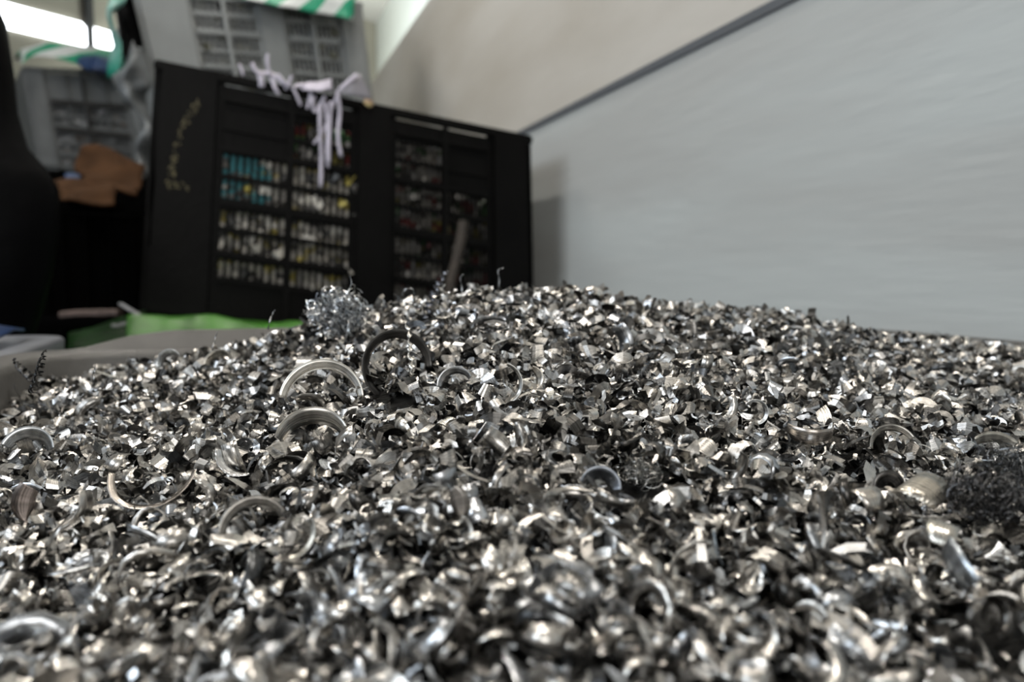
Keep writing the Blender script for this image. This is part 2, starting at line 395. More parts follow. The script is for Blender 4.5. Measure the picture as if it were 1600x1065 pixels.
# upper grey crate
gc = (pix(259, 216, 4.0), pix(592, 238, 4.56), pix(203, -27, 4.0 - .12), pix(565, 4, 4.56 - .12))
gl = ([(0.0, .225), (.485, .625), (.865, 1.0)], [(.225, .345), (.365, .485), (.625, .735), (.755, .865)],
      [(.86, .93, 'hhhs'), (.75, .83, 'hhhh'), (.62, .70, 'hhhh'), (.52, .60, 'hhhh'), (.40, .48, 'hhhh'), (.29, .37, 'hhhh'), (.17, .25, 'hhhh')])
gd = (gc[1] - gc[0]); gd = Vector((-gd.y, gd.x, 0)).normalized() * 1.0
GC, FG = crate('grey slatted crate high behind the black crate, striped film on top', gc, gd, M['grey'], gl, rows=(.94, .72, .50, .27), nslots=5)
scrap('dark olive scrap inside the high grey slatted crate', FG, (.23, .86), (.08, .96), 1, [(.03, .03, .02), (.06, .06, .04), (.04, .04, .04), (.02, .02, .02), (.12, .12, .09)], 1500, .03, 8, w1=.07)
zt = min(gc[0].z, gc[1].z)
for k, (za, zb2) in enumerate(((0, zt * .49), (zt * .5, zt * .985))):
    b0, b1 = gc[0], gc[1]
    q = [Vector((b0.x, b0.y, za)), Vector((b1.x, b1.y, za)), Vector((b0.x, b0.y, zb2)), Vector((b1.x, b1.y, zb2))]
    crate(('black crate on the floor, lowest of the stack below the high grey crate', 'black crate directly below the high grey slatted crate')[k], q, gd, M['black2'], None, solid_front=True, name='plastic_crate')

# far left grey crate
lc = (pix(62, 262, 5.6), pix(228, 286, 6.0), pix(33, 104, 5.5), pix(203, 112, 5.9))
ll = ([(0.0, .20), (.50, .54), (.90, 1.0)], [(.20, .36), (.37, .50), (.54, .72), (.73, .90)],
      [(.70, .93, 'ssss'), (.56, .64, 'hhhh'), (.47, .54, 'hhhh'), (.30, .38, 'hhhh'), (.20, .28, 'hhhh'), (.06, .16, 'hhhh')])
ld = (lc[1] - lc[0]); ld = Vector((-ld.y, ld.x, 0)).normalized() * .8
LC, FL = crate('grey slatted crate far back below the window band, crumpled film on top', lc, ld, M['grey_far'], ll, rows=(.67, .42))
boxes('band', [((.2, -.03, .655), (.9, -.018, .70)), ((.2, -.03, .395), (.9, -.018, .44)), ((.505, -.03, .1), (.53, -.018, .9))], M['frame'], LC, FL)
scrap('grey and brownish scrap inside the far grey slatted crate', FL, (.2, .9), (.05, .68), 1, [(.22, .23, .24), (.25, .25, .26), (.12, .09, .07), (.05, .05, .05)], 900, .03, 9, w1=.06)
zt = lc[0].z
for k, (za, zb2) in enumerate(((0, zt * .49), (zt * .5, zt * .985))):
    b0, b1 = lc[0], lc[1]
    q = [Vector((b0.x, b0.y, za)), Vector((b1.x, b1.y, za)), Vector((b0.x, b0.y, zb2)), Vector((b1.x, b1.y, zb2))]
    crate(('black crate on the floor, lowest of the far stack under the window band', 'black crate directly below the far grey slatted crate')[k], q, ld, M['black2'], None, solid_front=True, name='plastic_crate')

# plain black crate carrying the cardboard
kb = [pix(52, 309, 3.05), pix(236, 318, 3.3)]
q = [Vector((kb[0].x, kb[0].y, 0)), Vector((kb[1].x, kb[1].y, 0)), kb[0], kb[1]]
kd = kb[1] - kb[0]; kd = Vector((-kd.y, kd.x, 0)).normalized() * .9
crate('plain black crate left of the slatted one, cardboard lying on it', q, kd, M['black2'], None, solid_front=True, name='plastic_crate')

# ---------------------------------------------------------------- sheets
def sheet(name, rows_px, m, label, cat, thick=0.003, wob=0.02, seed=0, sub=5, fr=7.0, parent=None, uvs=(1, 1)):
    """rows_px: grid of (px, py, depth) control points, surface interpolated between."""
    P = [[pix(*c) for c in row] for row in rows_px]
    R, Cn = len(P), len(P[0]); nr, nc = (R - 1) * sub + 1, (Cn - 1) * sub + 1
    bm = bmesh.new(); uvl = bm.loops.layers.uv.new('UVMap'); G = {}
    for i in range(nr):
        for j in range(nc):
            a = min(i / sub, R - 1 - 1e-6); b = min(j / sub, Cn - 1 - 1e-6); ia, jb = int(a), int(b); fa, fb = a - ia, b - jb
            p = (P[ia][jb] * (1 - fa) + P[ia + 1][jb] * fa) * (1 - fb) + (P[ia][jb + 1] * (1 - fa) + P[ia + 1][jb + 1] * fa) * fb
            q = p * fr + Vector((seed * 7.3, 0, 0))
            p = p + Vector((noise.noise(q), noise.noise(q + Vector((9, 2, 1))) * 1.5, noise.noise(q + Vector((3, 7, 5))))) * wob
            G[i, j] = bm.verts.new(p)
    for i in range(nr - 1):
        for j in range(nc - 1):
            f = bm.faces.new((G[i, j], G[i, j + 1], G[i + 1, j + 1], G[i + 1, j]))
            for l, (a, b) in zip(f.loops, ((i, j), (i, j + 1), (i + 1, j + 1), (i + 1, j))): l[uvl].uv = (b / nc * uvs[0], a / nr * uvs[1])
    o = obj(name, bm, m, parent, True); s = o.modifiers.new('thick', 'SOLIDIFY'); s.thickness = thick
    if label: tag(o, label, cat)
    return o
sheet('striped_film', [[(365, -30, 4.7), (430, -26, 4.8), (500, -16, 4.9), (560, -6, 5.0)],
                       [(372, -16, 4.02), (430, -10, 4.10), (500, -4, 4.20), (552, 1, 4.28)],
                       [(380, -1, 4.00), (430, 12, 4.08), (500, 22, 4.18), (550, 30, 4.26)]], M['tarp'],
      'green and white striped film draped over the high grey crate', 'plastic film', wob=.02, seed=1, uvs=(3.4, .8))
sheet('striped_film', [[(25, 92, 6.2), (70, 72, 6.3), (120, 74, 6.3), (160, 82, 6.4), (200, 84, 6.5)],
                       [(32, 80, 5.5), (70, 66, 5.6), (115, 74, 5.7), (160, 86, 5.8), (200, 98, 5.8)],
                       [(34, 108, 5.35), (70, 96, 5.45), (110, 96, 5.5), (160, 100, 5.6), (196, 116, 5.7)]], M['tarp'],
      'crumpled green and white film on top of the far grey crate', 'plastic film', wob=.07, seed=2, fr=4, uvs=(2.6, 1.4))
sheet('torn_film', [[(170, -12, 3.8), (185, -14, 3.8), (205, -12, 3.85)],
                    [(172, 20, 3.8), (176, 22, 3.75), (182, 25, 3.8)],
                    [(184, 70, 3.8), (188, 72, 3.75), (192, 66, 3.8)],
                    [(172, 112, 3.8), (182, 114, 3.75), (192, 96, 3.8)]], mat('teal_green_film', (.01, .20, .14), .4, noise_amt=.5, noise_scale=6, col2=(.25, .4, .38)),
      'strip of teal-green film hanging beside the high grey crate', 'plastic film', wob=.05, seed=3)
sheet('dark_bag', [[(176, -16, 3.95), (190, -20, 3.85), (206, -14, 3.95)],
                   [(182, 22, 3.95), (196, 22, 3.80), (214, 25, 3.95)],
                   [(186, 68, 3.95), (200, 70, 3.85), (222, 80, 3.95)],
                   [(196, 100, 3.95), (208, 108, 3.9), (226, 118, 3.95)]], M['sack'],
      'dark bag hanging against the left side of the high grey crate', 'bag', wob=.03, seed=4)
sheet('clear_film', [[(204, 70, 3.75), (210, 70, 3.7), (216, 74, 3.75)],
                     [(188, 120, 3.75), (205, 120, 3.65), (232, 118, 3.75)],
                     [(190, 150, 3.75), (206, 155, 3.65), (232, 160, 3.75)],
                     [(212, 200, 3.75), (220, 205, 3.65), (236, 220, 3.75)],
                     [(214, 262, 3.75), (222, 268, 3.65), (236, 276, 3.75)]], M['film'],
      'pale translucent film hanging between the far grey crate and black crate', 'plastic film', wob=.06, seed=5, fr=9)
sheet('navy_bag', [[(118, 92, 5.4), (150, 82, 5.35), (196, 96, 5.5)], [(122, 104, 5.2), (150, 108, 5.1), (192, 116, 5.3)], [(140, 112, 5.35), (160, 118, 5.3), (188, 122, 5.4)]],
      M['bluebag'], 'navy blue bag tucked under the crumpled film on the far crate', 'bag', wob=.03, seed=6)
sheet('cardboard_sheet', [[(131, 236, 3.6), (175, 240, 3.65), (222, 262, 3.65)], [(128, 262, 3.5), (175, 268, 3.5), (221, 280, 3.5)], [(124, 290, 3.3), (170, 296, 3.3), (222, 308, 3.3)]],
      M['card'], 'torn brown cardboard sheet standing on the plain black crate', 'cardboard', thick=.01, wob=.035, seed=7)
sheet('cardboard_box', [[(92, 286, 3.35), (130, 284, 3.3), (180, 292, 3.3)], [(90, 300, 3.15), (130, 300, 3.12), (180, 304, 3.15)], [(96, 318, 3.1), (130, 314, 3.06), (180, 314, 3.06)]],
      M['card'], 'flattened cardboard in front of the standing cardboard sheet', 'cardboard', thick=.012, wob=.03, seed=8)
sheet('blue_wrapper', [[(100, 270, 3.6), (112, 268, 3.6), (124, 270, 3.6)], [(100, 285, 3.45), (112, 286, 3.45), (126, 286, 3.45)]], mat('blue_wrap', (.02, .05, .13), .5),
      'small blue wrapper beside the torn cardboard sheet', 'wrapper', wob=.02, seed=9)
# green film below the black crate
sheet('green_film', [[(203, 500, 2.42), (250, 497, 2.42), (310, 500, 2.42), (380, 506, 2.42), (440, 512, 2.42), (490, 516, 2.42)],
                     [(205, 497, 2.15), (250, 495, 2.15), (310, 499, 2.15), (380, 503, 2.15), (440, 506, 2.15), (490, 510, 2.15)],
                     [(203, 535, 2.08), (250, 537, 2.08), (310, 537, 2.08), (380, 537, 2.08), (440, 537, 2.08), (490, 537, 2.08)],
                     [(203, 760, 2.04), (250, 760, 2.04), (310, 760, 2.04), (380, 760, 2.04), (440, 760, 2.04), (490, 760, 2.04)]], M['green'],
      'bright green film bulging out below the leaning black crate', 'plastic film', thick=.006, wob=.022, seed=10, sub=7)
sheet('green_film', [[(150, 520, 2.5), (190, 497, 2.5), (228, 490, 2.5)], [(110, 530, 2.3), (180, 510, 2.3), (226, 502, 2.3)], [(105, 545, 2.2), (170, 540, 2.2), (226, 538, 2.2)], [(105, 740, 2.1), (170, 740, 2.1), (226, 740, 2.1)]], M['dgreen'],
      'dark green folded film left of the bright green film', 'plastic film', thick=.006, wob=.02, seed=11)
def bar(name, a, b, wd, m, label, cat, th=None, wob=0):
    a, b = pix(*a), pix(*b); d = (b - a); L = d.length; R = d.to_track_quat('X', 'Z').to_matrix()
    bm = bmesh.new(); n = 8; th = th or wd; rings = []
    for i in range(n + 1):
        t = i / n; off = wob * noise.noise(Vector((t * 4, L * 9, 1))); k = 1 + .15 * noise.noise(Vector((t * 9, 4, L)))
        rings.append([bm.verts.new(a + R @ Vector((t * L, y * wd / 2 * k, z * th / 2 * k + off))) for y, z in ((-1, -.7), (-.7, -1), (.7, -1), (1, -.7), (1, .7), (.7, 1), (-.7, 1), (-1, .7))])
    for r0, r1 in zip(rings, rings[1:]):
        for k in range(8): bm.faces.new((r0[k], r0[(k + 1) % 8], r1[(k + 1) % 8], r1[k]))
    bm.faces.new(rings[0]); bm.faces.new(rings[-1][::-1]); bmesh.ops.recalc_face_normals(bm, faces=bm.faces)
    return tag(obj(name, bm, m, None, False), label, cat)
bar('wooden_plank', (98, 491, 2.75), (188, 489, 2.75), .05, M['pink'], 'pinkish wooden slat lying low in front of the plain black crate', 'wood', th=.022, wob=.01)
bar('packing_strap', (188, 474, 2.45), (228, 500, 2.3), .012, M['strap'], 'pale packing strap end below the corner of the black crate', 'strap', th=.006, wob=.01)
bar('packing_strap', (176, 508, 2.2), (226, 501, 2.2), .014, M['strap'], 'pale strap lying across the dark green film', 'strap', th=.008, wob=.01)
bar('wooden_stick', (724, 345, 2.40), (676, 602, 2.31), .030, M['stick'], 'brown stick standing in front of the right bays of the black crate', 'stick', th=.02, wob=.01)
# shelf of dark stuff carrying slat (dark crate between the bins)
q = [Vector((*c2w(-1.75, 2.62), 0)), Vector((*c2w(-1.2, 2.80), 0))]
zz = pix(100, 497, 2.7).z
crate('low black crate left of the green film, pinkish slat on it', [q[0], q[1], q[0] + Vector((0, 0, zz)), q[1] + Vector((0, 0, zz))], Vector((0, .28, 0)), M['black2'], None, solid_front=True, name='plastic_crate')

# black sack draped at the left edge
prof = [(-15, -60), (2, -2), (18, 14), (40, 24), (70, 30), (120, 37), (180, 43), (235, 60), (268, 90), (300, 108), (360, 108), (430, 98), (480, 84), (530, 66), (700, 60), (900, 60)]
bm = bmesh.new(); rings = []
YS = 1.75
for py, ex in prof:
    pr = pix(ex, py, YS); cl = pix(-330, py, YS); cen = (pr + cl) / 2; rx = (pr - cl).length / 2
    ring = []
    for k in range(40):
        t = 2 * PI * k / 40; lat = Vector((cth, -sth, 0)); dep = Vector((sth, cth, 0))
        f = 1 + .05 * noise.noise(Vector((math.cos(t) * 2, math.sin(t) * 2, py / 60)))
        ring.append(bm.verts.new(Vector((cen.x, cen.y, max(pr.z, 0.0))) + lat * rx * math.cos(t) * (f if math.cos(t) < .9 else 1) + dep * (.12 * math.sin(t) * f - .05)))
    rings.append(ring)
for a, b in zip(rings, rings[1:]):
    for k in range(40): bm.faces.new((a[k], a[(k + 1) % 40], b[(k + 1) % 40], b[k]))
bm.faces.new(rings[0]); bm.faces.new(rings[-1][::-1]); bmesh.ops.recalc_face_normals(bm, faces=bm.faces)
tag(obj('black_sack', bm, M['sack'], None, True), 'tall black plastic sack bulging in at the side of the neighbouring bin', 'sack')

# ---------------------------------------------------------------- torn film strands on the black crate
def ribbon_bm(bm, pts, wd, side, th=0.0012):
    prev = None; n = len(pts)
    for i, p in enumerate(pts):
        t = (pts[min(i + 1, n - 1)] - pts[max(i - 1, 0)]).normalized(); s = (side - t * side.dot(t)).normalized() * wd / 2
        nn = t.cross(s).normalized() * th
        q = [bm.verts.new(p + s + nn), bm.verts.new(p - s + nn), bm.verts.new(p - s - nn), bm.verts.new(p + s - nn)]
        if prev:
            for k in range(4): bm.faces.new((prev[k], prev[(k + 1) % 4], q[(k + 1) % 4], q[k]))
        else: bm.faces.new(q[::-1])
        prev = q
    bm.faces.new(prev)
def bez(ctrl, n=14):
    out = []; k = len(ctrl) - 1
    for i in range(n + 1):
        t = i / n * k; j = min(int(t), k - 1); f = t - j
        p0 = ctrl[max(j - 1, 0)]; p1 = ctrl[j]; p2 = ctrl[j + 1]; p3 = ctrl[min(j + 2, k)]
        out.append(.5 * ((2 * p1) + (p2 - p0) * f + (2 * p0 - 5 * p1 + 4 * p2 - p3) * f * f + (3 * p1 - p0 - 3 * p2 + p3) * f ** 3))
    return out
tf = empty('torn_wrapper', pix(500, 150, 2.48), 'lilac-white torn plastic wrapper shreds hanging over the black crate rim', 'plastic shreds')
side = Vector((cth, -sth, 0))
strands = [([(500, 165), (500, 200), (502, 240), (501, 293)], 7), ([(508, 160), (512, 200), (511, 240), (513, 262)], 6), ([(517, 158), (516, 190), (514, 225), (514, 255)], 6),
           ([(527, 146), (531, 175), (528, 210), (533, 245)], 7), ([(526, 150), (515, 180), (505, 205), (490, 225)], 5), ([(483, 135), (488, 160), (492, 175), (508, 150)], 6),
           ([(458, 138), (464, 150), (470, 165)], 5), ([(424, 120), (430, 138), (436, 148)], 7), ([(405, 112), (408, 124), (409, 136)], 11), ([(418, 84), (418, 100), (422, 118)], 6),
           ([(374, 100), (378, 110), (380, 118)], 4), ([(394, 98), (398, 108), (406, 116)], 7), ([(400, 114), (425, 116), (450, 134), (475, 132)], 8), ([(446, 140), (452, 128), (456, 118)], 5),
           ([(480, 170), (484, 150), (486, 140)], 4), ([(492, 150), (489, 168), (495, 176)], 4), ([(434, 116), (444, 128), (456, 138)], 6), ([(526, 146), (540, 132), (558, 116)], 8),
           ([(470, 136), (486, 131), (500, 133), (516, 136)], 9), ([(474, 140), (500, 140), (520, 141)], 5)]
for s, wpx in strands:
    bm = bmesh.new(); dd = 2.46
    pts = bez([pix(x, y, dd + .012 * rnd.random()) for x, y in s], 12)
    ribbon_bm(bm, pts, wpx / FPX * dd * .8, side)
    obj('strand', bm, M['shred'], tf, True)
sh2 = sheet('flap', [[(470, 134, 2.48), (500, 130, 2.47), (517, 124, 2.47)], [(472, 142, 2.46), (500, 144, 2.45), (518, 140, 2.46)]], M['shred'], None, None, wob=.006, parent=tf)
sheet('flap', [[(528, 142, 2.47), (548, 128, 2.47), (562, 114, 2.49)], [(532, 148, 2.47), (555, 150, 2.47), (584, 157, 2.49)]], mat('lilac_grey_film', (.26, .25, .28), .5), None, None, wob=.005, parent=tf)
sheet('pink_scrap', [[(569, 152, 2.55), (575, 156, 2.53), (582, 153, 2.55)], [(570, 164, 2.53), (577, 168, 2.51), (582, 166, 2.53)]], mat('pink_yellow_scrap', (.42, .22, .22), .6, noise_amt=.8, noise_scale=60, col2=(.35, .30, .12)),
      'tiny pink scrap caught on the black crate rim beside the shreds', 'scrap', wob=.004)

# ---------------------------------------------------------------- the heap
XR = np.array([-.60, -.48, -.31, -.22, -.137, -.06, .02, .14, .29, .45, .62, .80])
ZRG = np.array([-.120, -.111, -.078, -.055, -.031, -.016, -.012, -.024, -.043, -.068, -.089, -.10])
def heap_z(x, y):
    """height of the heap above the floor, arrays of world x, y"""
    xc = x * cth - y * sth; yc = x * sth + y * cth
    yr = .86 + .22 * np.clip(xc, 0, 1)
    xs = xc / np.maximum(yc, .2) * yr
    ridge = np.interp(xs, XR, ZRG)
    near = -.137 - .012 * np.clip(-xc / .3, 0, 1)
    t = np.clip((yc - .20) / (yr - .20), 0, 1)
    z = near + (ridge - near) * t ** 1.15
    past = np.clip(yc - yr, 0, 1); z = z - past * .35
    z = z + .0045 * np.sin(x * 23 + 1.3 * np.sin(y * 17)) * np.cos(y * 19 + x * 7) + .003 * np.sin(x * 51 + 2) * np.sin(y * 47 + 1)
    edge = np.minimum(np.minimum(x - BX0, BX1 - x), np.minimum(y - BY0, BY1 - y))
    cap = -HR - .012 + np.clip(edge - .015, 0, 1) * 1.0
    z = np.minimum(z, cap)
    return CAMZ + np.maximum(z, -.30)

def quat_rot(n):
    u = rng.random((3, n)); a, b = np.sqrt(1 - u[0]), np.sqrt(u[0])
    q = np.stack([a * np.sin(2 * PI * u[1]), a * np.cos(2 * PI * u[1]), b * np.sin(2 * PI * u[2]), b * np.cos(2 * PI * u[2])], 1)
    x, y, z, w_ = q.T
    return np.stack([np.stack([1 - 2 * (y * y + z * z), 2 * (x * y - z * w_), 2 * (x * z + y * w_)], 1),
                     np.stack([2 * (x * y + z * w_), 1 - 2 * (x * x + z * z), 2 * (y * z - x * w_)], 1),
                     np.stack([2 * (x * z - y * w_), 2 * (y * z + x * w_), 1 - 2 * (x * x + y * y)], 1)], 1)
def chip_local(R, TH, W, PHI, PITCHH, TAPA, TAPB, SP, S, jit):
    """vertices (n, S+1, 2, 3) of strips wound on an arc; PHI 0 = curl like a hoop, pi/2 = flat crescent"""
    n = len(R); t = np.linspace(-1, 1, S + 1)[None, :]
    th = t * (TH / 2)[:, None]; Rr = R[:, None] * (1 + SP[:, None] * t)
    tap = np.where(t < 0, 1 - TAPA[:, None] * np.abs(t) ** 2.2, 1 - TAPB[:, None] * np.abs(t) ** 1.7)
    wd = W[:, None] * tap
    cx, cy = np.cos(th), np.sin(th)
    cp, sp = np.cos(PHI)[:, None], np.sin(PHI)[:, None]
    V = np.zeros((n, S + 1, 2, 3))
    for k, s in enumerate((-.5, .5)):
        ww = wd * s * (1 + jit * rng.normal(size=wd.shape))
        V[:, :, k, 0] = (Rr + ww * sp) * cx - R[:, None]
        V[:, :, k, 1] = (Rr + ww * sp) * cy
        V[:, :, k, 2] = ww * cp + PITCHH[:, None] * th
    return V
def chip_params(n, small=False):
    cres = rng.random(n) < .42
    R = np.where(cres, rng.lognormal(math.log(.0108), .38, n), rng.lognormal(math.log(.0066), .42, n))
    L = rng.lognormal(math.log(.0200), .38, n)
    W = np.where(cres, rng.lognormal(math.log(.0058), .34, n), rng.lognormal(math.log(.0076), .34, n))
    lg = (rng.random(n) < .035) & (not small)
    R = np.where(lg, R * 1.7, R); L = np.where(lg, L * 2.2, L); W = np.where(lg, W * .85, W)
    if small:
        L *= .36; W *= .22; R *= .5
    R = np.clip(R, .0018, .03); L = np.clip(L, .003, .055); W = np.clip(W, .0007, .014)
    W = np.where(cres, np.minimum(W, R * 1.1), W)
    TH = np.clip(L / R, .35, 5.0)
    PHI = np.where(cres, rng.normal(1.15, .3, n), rng.normal(0, .28, n))
    PT = rng.normal(0, .0008, n) + np.where(TH > 3.2, .0012, 0) * rng.choice([-1, 1], n)
    return R, TH, W, PHI, PT, rng.random(n) ** 3 * .9, rng.random(n) ** 1.5 * .95, rng.normal(0, .14, n), cres
def chip_colors(n):
    v = np.clip(rng.normal(.75, .15, n), .12, .97)
    dk = rng.random(n) < .24; v = np.where(dk, rng.uniform(.07, .24, n), v)
    cool = np.where(rng.random(n) < .20, 1., 0.)
    c = np.stack([v * (1.02 - .08 * cool), v * (.985 - .01 * cool), v * (.93 + .09 * cool), np.ones(n)], 1)
    return np.clip(c, 0, 1), v, cool
def scatter(n):
    """points within the bin, biased to where the photograph looks"""
    out = np.zeros((0, 2))
    while len(out) < n:
        m = n * 2
        yc = .16 + (rng.random(m)) * 1.15; xc = (rng.random(m) - .5) * 2 * (.85 * yc + .12)
        keep = rng.random(m) < np.clip((.85 * yc + .12) / 1.2, 0, 1)      # even per area
        x = xc * cth + yc * sth; y = -xc * sth + yc * cth
        ok = keep & (x > BX0 + .014) & (x < BX1 - .014) & (y > BY0 + .014) & (y < BY1 - .014)
        # thinner behind the ridge where nothing shows
        yr = .86 + .22 * np.clip(xc, 0, 1); ok &= (yc < yr + .10) | (rng.random(m) < .25)
        out = np.vstack([out, np.stack([x[ok], y[ok]], 1)])
    return out[:n]
def batch(n, S, small, zlo, zhi):
    R, TH, W, PHI, PT, TA, TB, SPI, cres = chip_params(n, small)
    V = chip_local(R, TH, W, PHI, PT, TA, TB, SPI, S, .012)
    A, B = quat_rot(n), quat_rot(n)
    VA = np.einsum('nij,nskj->nski', A, V); VB = np.einsum('nij,nskj->nski', B, V)
    za = np.ptp(VA[..., 2].reshape(n, -1), axis=1); zb_ = np.ptp(VB[..., 2].reshape(n, -1), axis=1)
    pick = (za < zb_) | (rng.random(n) < .25)
    V = np.where(pick[:, None, None, None], VA, VB)
    V = V - V.mean(axis=(1, 2), keepdims=True)
    xy = scatter(n); z = heap_z(xy[:, 0], xy[:, 1]) + rng.uniform(zlo, zhi, n)
    # settle onto the slope: keep the highest point of each chip near the surface
    V = V + np.stack([xy[:, 0], xy[:, 1], z], 1)[:, None, None, :]
    V[..., 0] = np.clip(V[..., 0], BX0 + .004, BX1 - .004); V[..., 1] = np.clip(V[..., 1], BY0 + .004, BY1 - .004)
    col, v, cool = chip_colors(n)
    return dict(V=V, col=col, v=v, cool=cool, W=W, L=R * TH, R=R, TH=TH, cres=cres, S=S)
NBIG = 25000
big = batch(NBIG, 8, False, -.019, .002)
sml = batch(21000, 3, True, -.010, .003)

def grid_mesh(name, V, col, extra=None):
    """V (n,S+1,2,3) -> one mesh"""
    n, s1, _, _ = V.shape; S = s1 - 1
    co = V.reshape(-1, 3); base = (np.arange(n) * s1 * 2)[:, None, None]
    i = np.arange(S)[None, :, None] * 2
    f = base + i + np.array([0, 1, 3, 2])[None, None, :]
    f = f.reshape(-1, 4)
    off = rng.random(n) * 50
    uu = (np.linspace(0, 1, s1)[None, :, None] + off[:, None, None]) * np.ones((n, s1, 2)); vv = (np.array([0., 1.])[None, None, :] + off[:, None, None]) * np.ones((n, s1, 2))
    uv = np.stack([uu, vv], -1).reshape(-1, 2)
    cc = np.repeat(col, s1 * 2, axis=0)
    return co, f, uv, cc
def make_mesh(name, co, f, uv, cc, m, sm=None):
    me = bpy.data.meshes.new(name)
    me.vertices.add(len(co)); me.vertices.foreach_set('co', np.ascontiguousarray(co, dtype=np.float32).ravel())
    me.loops.add(f.size); me.loops.foreach_set('vertex_index', f.ravel().astype(np.int32))
    me.polygons.add(len(f)); me.polygons.foreach_set('loop_start', np.arange(0, f.size, 4, dtype=np.int32))
    me.polygons.foreach_set('use_smooth', np.ones(len(f), dtype=bool) if sm is None else sm)
    me.update(calc_edges=True)
    ul = me.uv_layers.new(name='UVMap'); ul.uv.foreach_set('vector', uv[f.ravel()].astype(np.float32).ravel())
    at = me.attributes.new('chip_color', 'FLOAT_COLOR', 'POINT'); at.data.foreach_set('color', cc.astype(np.float32).ravel())
    me.materials.append(m)
    return me

# which 300 chips show largest: coarse depth buffer over sampled points
def samples(b):
    V = b['V']; n = len(V); P = []
    for s in (.1, .5, .9):
        e = V[:, :, 0] * (1 - s) + V[:, :, 1] * s; P.append(e); P.append((e[:, 1:] + e[:, :-1]) / 2)
    P = np.concatenate(P, 1); k = P.shape[1]
    return P.reshape(-1, 3), np.repeat(np.arange(n), k)
P1, id1 = samples(big); P2, id2 = samples(sml)
PP = np.vstack([P1, P2]); ids = np.concatenate([id1, id2 + NBIG])
px, py, dz = project(PP)
inside = (dz > .02) & (px > 0) & (px < 1600) & (py > 0) & (py < 1065)
px, py, dz, ids = px[inside], py[inside], dz[inside], ids[inside]
cell = (py // 5).astype(int) * 320 + (px // 5).astype(int)
order = np.lexsort((dz, cell)); cell = cell[order]; idc = ids[order]
first = np.ones(len(cell), bool); first[1:] = cell[1:] != cell[:-1]
vis = np.bincount(idc[first], minlength=NBIG + 21000)[:NBIG]

# remarkable pieces: (kind of thing, label, landmark phrase, px, py, height above surface, params)
LM = []
CR, CU, CT = Vector((cth, -sth, 0)), Vector((0, 0, 1)), Vector((-sth, -cth, 0))     # right, up, towards the lens
def surf_at(pxx, pyy):
    d = ray(pxx, pyy); d = d / (d.x * sth + d.y * cth); lo = None
    for k in range(900):
        Y = .15 + k * .0013; p = Vector((0, 0, CAMZ)) + d * Y
        if p.z <= float(heap_z(np.array([p.x]), np.array([p.y]))[0]): return p, Y
    return Vector((0, 0, CAMZ)) + d * .86, .86
def solid_strip(name, V, col, m=None, th=.00025, seed=0):
    """one strip (S+1,K,3) with real thickness"""
    s1, K, _ = V.shape; bm = bmesh.new(); uvl = bm.loops.layers.uv.new('UVMap')
    G = [[bm.verts.new(V[i, k]) for k in range(K)] for i in range(s1)]
    for i in range(s1 - 1):
        for k in range(K - 1):
            f = bm.faces.new((G[i][k], G[i][k + 1], G[i + 1][k + 1], G[i + 1][k])); f.smooth = True
            for l, (a, b) in zip(f.loops, ((i, k), (i, k + 1), (i + 1, k + 1), (i + 1, k))): l[uvl].uv = (a / (s1 - 1) + seed, b / (K - 1) + seed)
    me = bpy.data.meshes.new(name); bm.to_mesh(me); bm.free()
    at = me.attributes.new('chip_color', 'FLOAT_COLOR', 'POINT'); at.data.foreach_set('color', np.tile(np.array(col, dtype=np.float32), len(me.vertices)))
    me.materials.append(m or M['chip'])
    o = bpy.data.objects.new(name, me); C.objects.link(o)
    s = o.modifiers.new('thick', 'SOLIDIFY'); s.thickness = th; s.offset = 0
    return o
def arc_piece(name, label, phrase, cpx, cpy, Rpx, TH, wpx, phi, axis, mid, col, cat='metal chip', lift=0, pitch=0, ta=.3, tb=.3, sp=0, S=36, th=.0003, Y=None, wav=0):
    """R and width in photograph pixels at that distance; axis and mid as (right, up, towards) directions"""
    p, Ys = surf_at(cpx, cpy)
    if Y: p = pix(cpx, cpy, Y); Ys = Y
    k = Ys / FPX; R = Rpx * k; W = wpx * k
    az = (CR * axis[0] + CU * axis[1] + CT * axis[2]).normalized(); m = (CR * mid[0] + CU * mid[1] + CT * mid[2]); m = (m - az * m.dot(az)).normalized(); n = az.cross(m)
    V = np.zeros((S + 1, 4, 3))
    for i in range(S + 1):
        t = -1 + 2 * i / S; a = t * TH / 2; r = R * (1 + sp * t)
        tp = 1 - (ta * abs(t) ** 2.4 if t < 0 else tb * abs(t) ** 2.0)
        for q in range(4):
            s = (q / 3 - .5) * W * tp * (1 + wav * noise.noise(Vector((t * 9, q * 3, cpx))))
            bow = .012 * W * (1 - (2 * q / 3 - 1) ** 2)
            rr = r + s * math.sin(phi) + bow * math.cos(phi); zz = s * math.cos(phi) - bow * math.sin(phi) + pitch * k * a + wav * W * .3 * noise.noise(Vector((t * 4, 1, cpx)))
            P = m * (rr * math.cos(a)) + n * (rr * math.sin(a)) + az * zz
            V[i, q] = P
    o = solid_strip(name, V, col, th=th, seed=cpx * .013)
    o.location = p + Vector((0, 0, lift)) + CT * .002
    tag(o, label, cat)
    LM.append((cpx, cpy, phrase)); return o
BR_, MD, DK, CO, WM = (.80, .77, .71, 1), (.60, .58, .54, 1), (.15, .145, .14, 1), (.62, .68, .74, 1), (.66, .60, .54, 1)
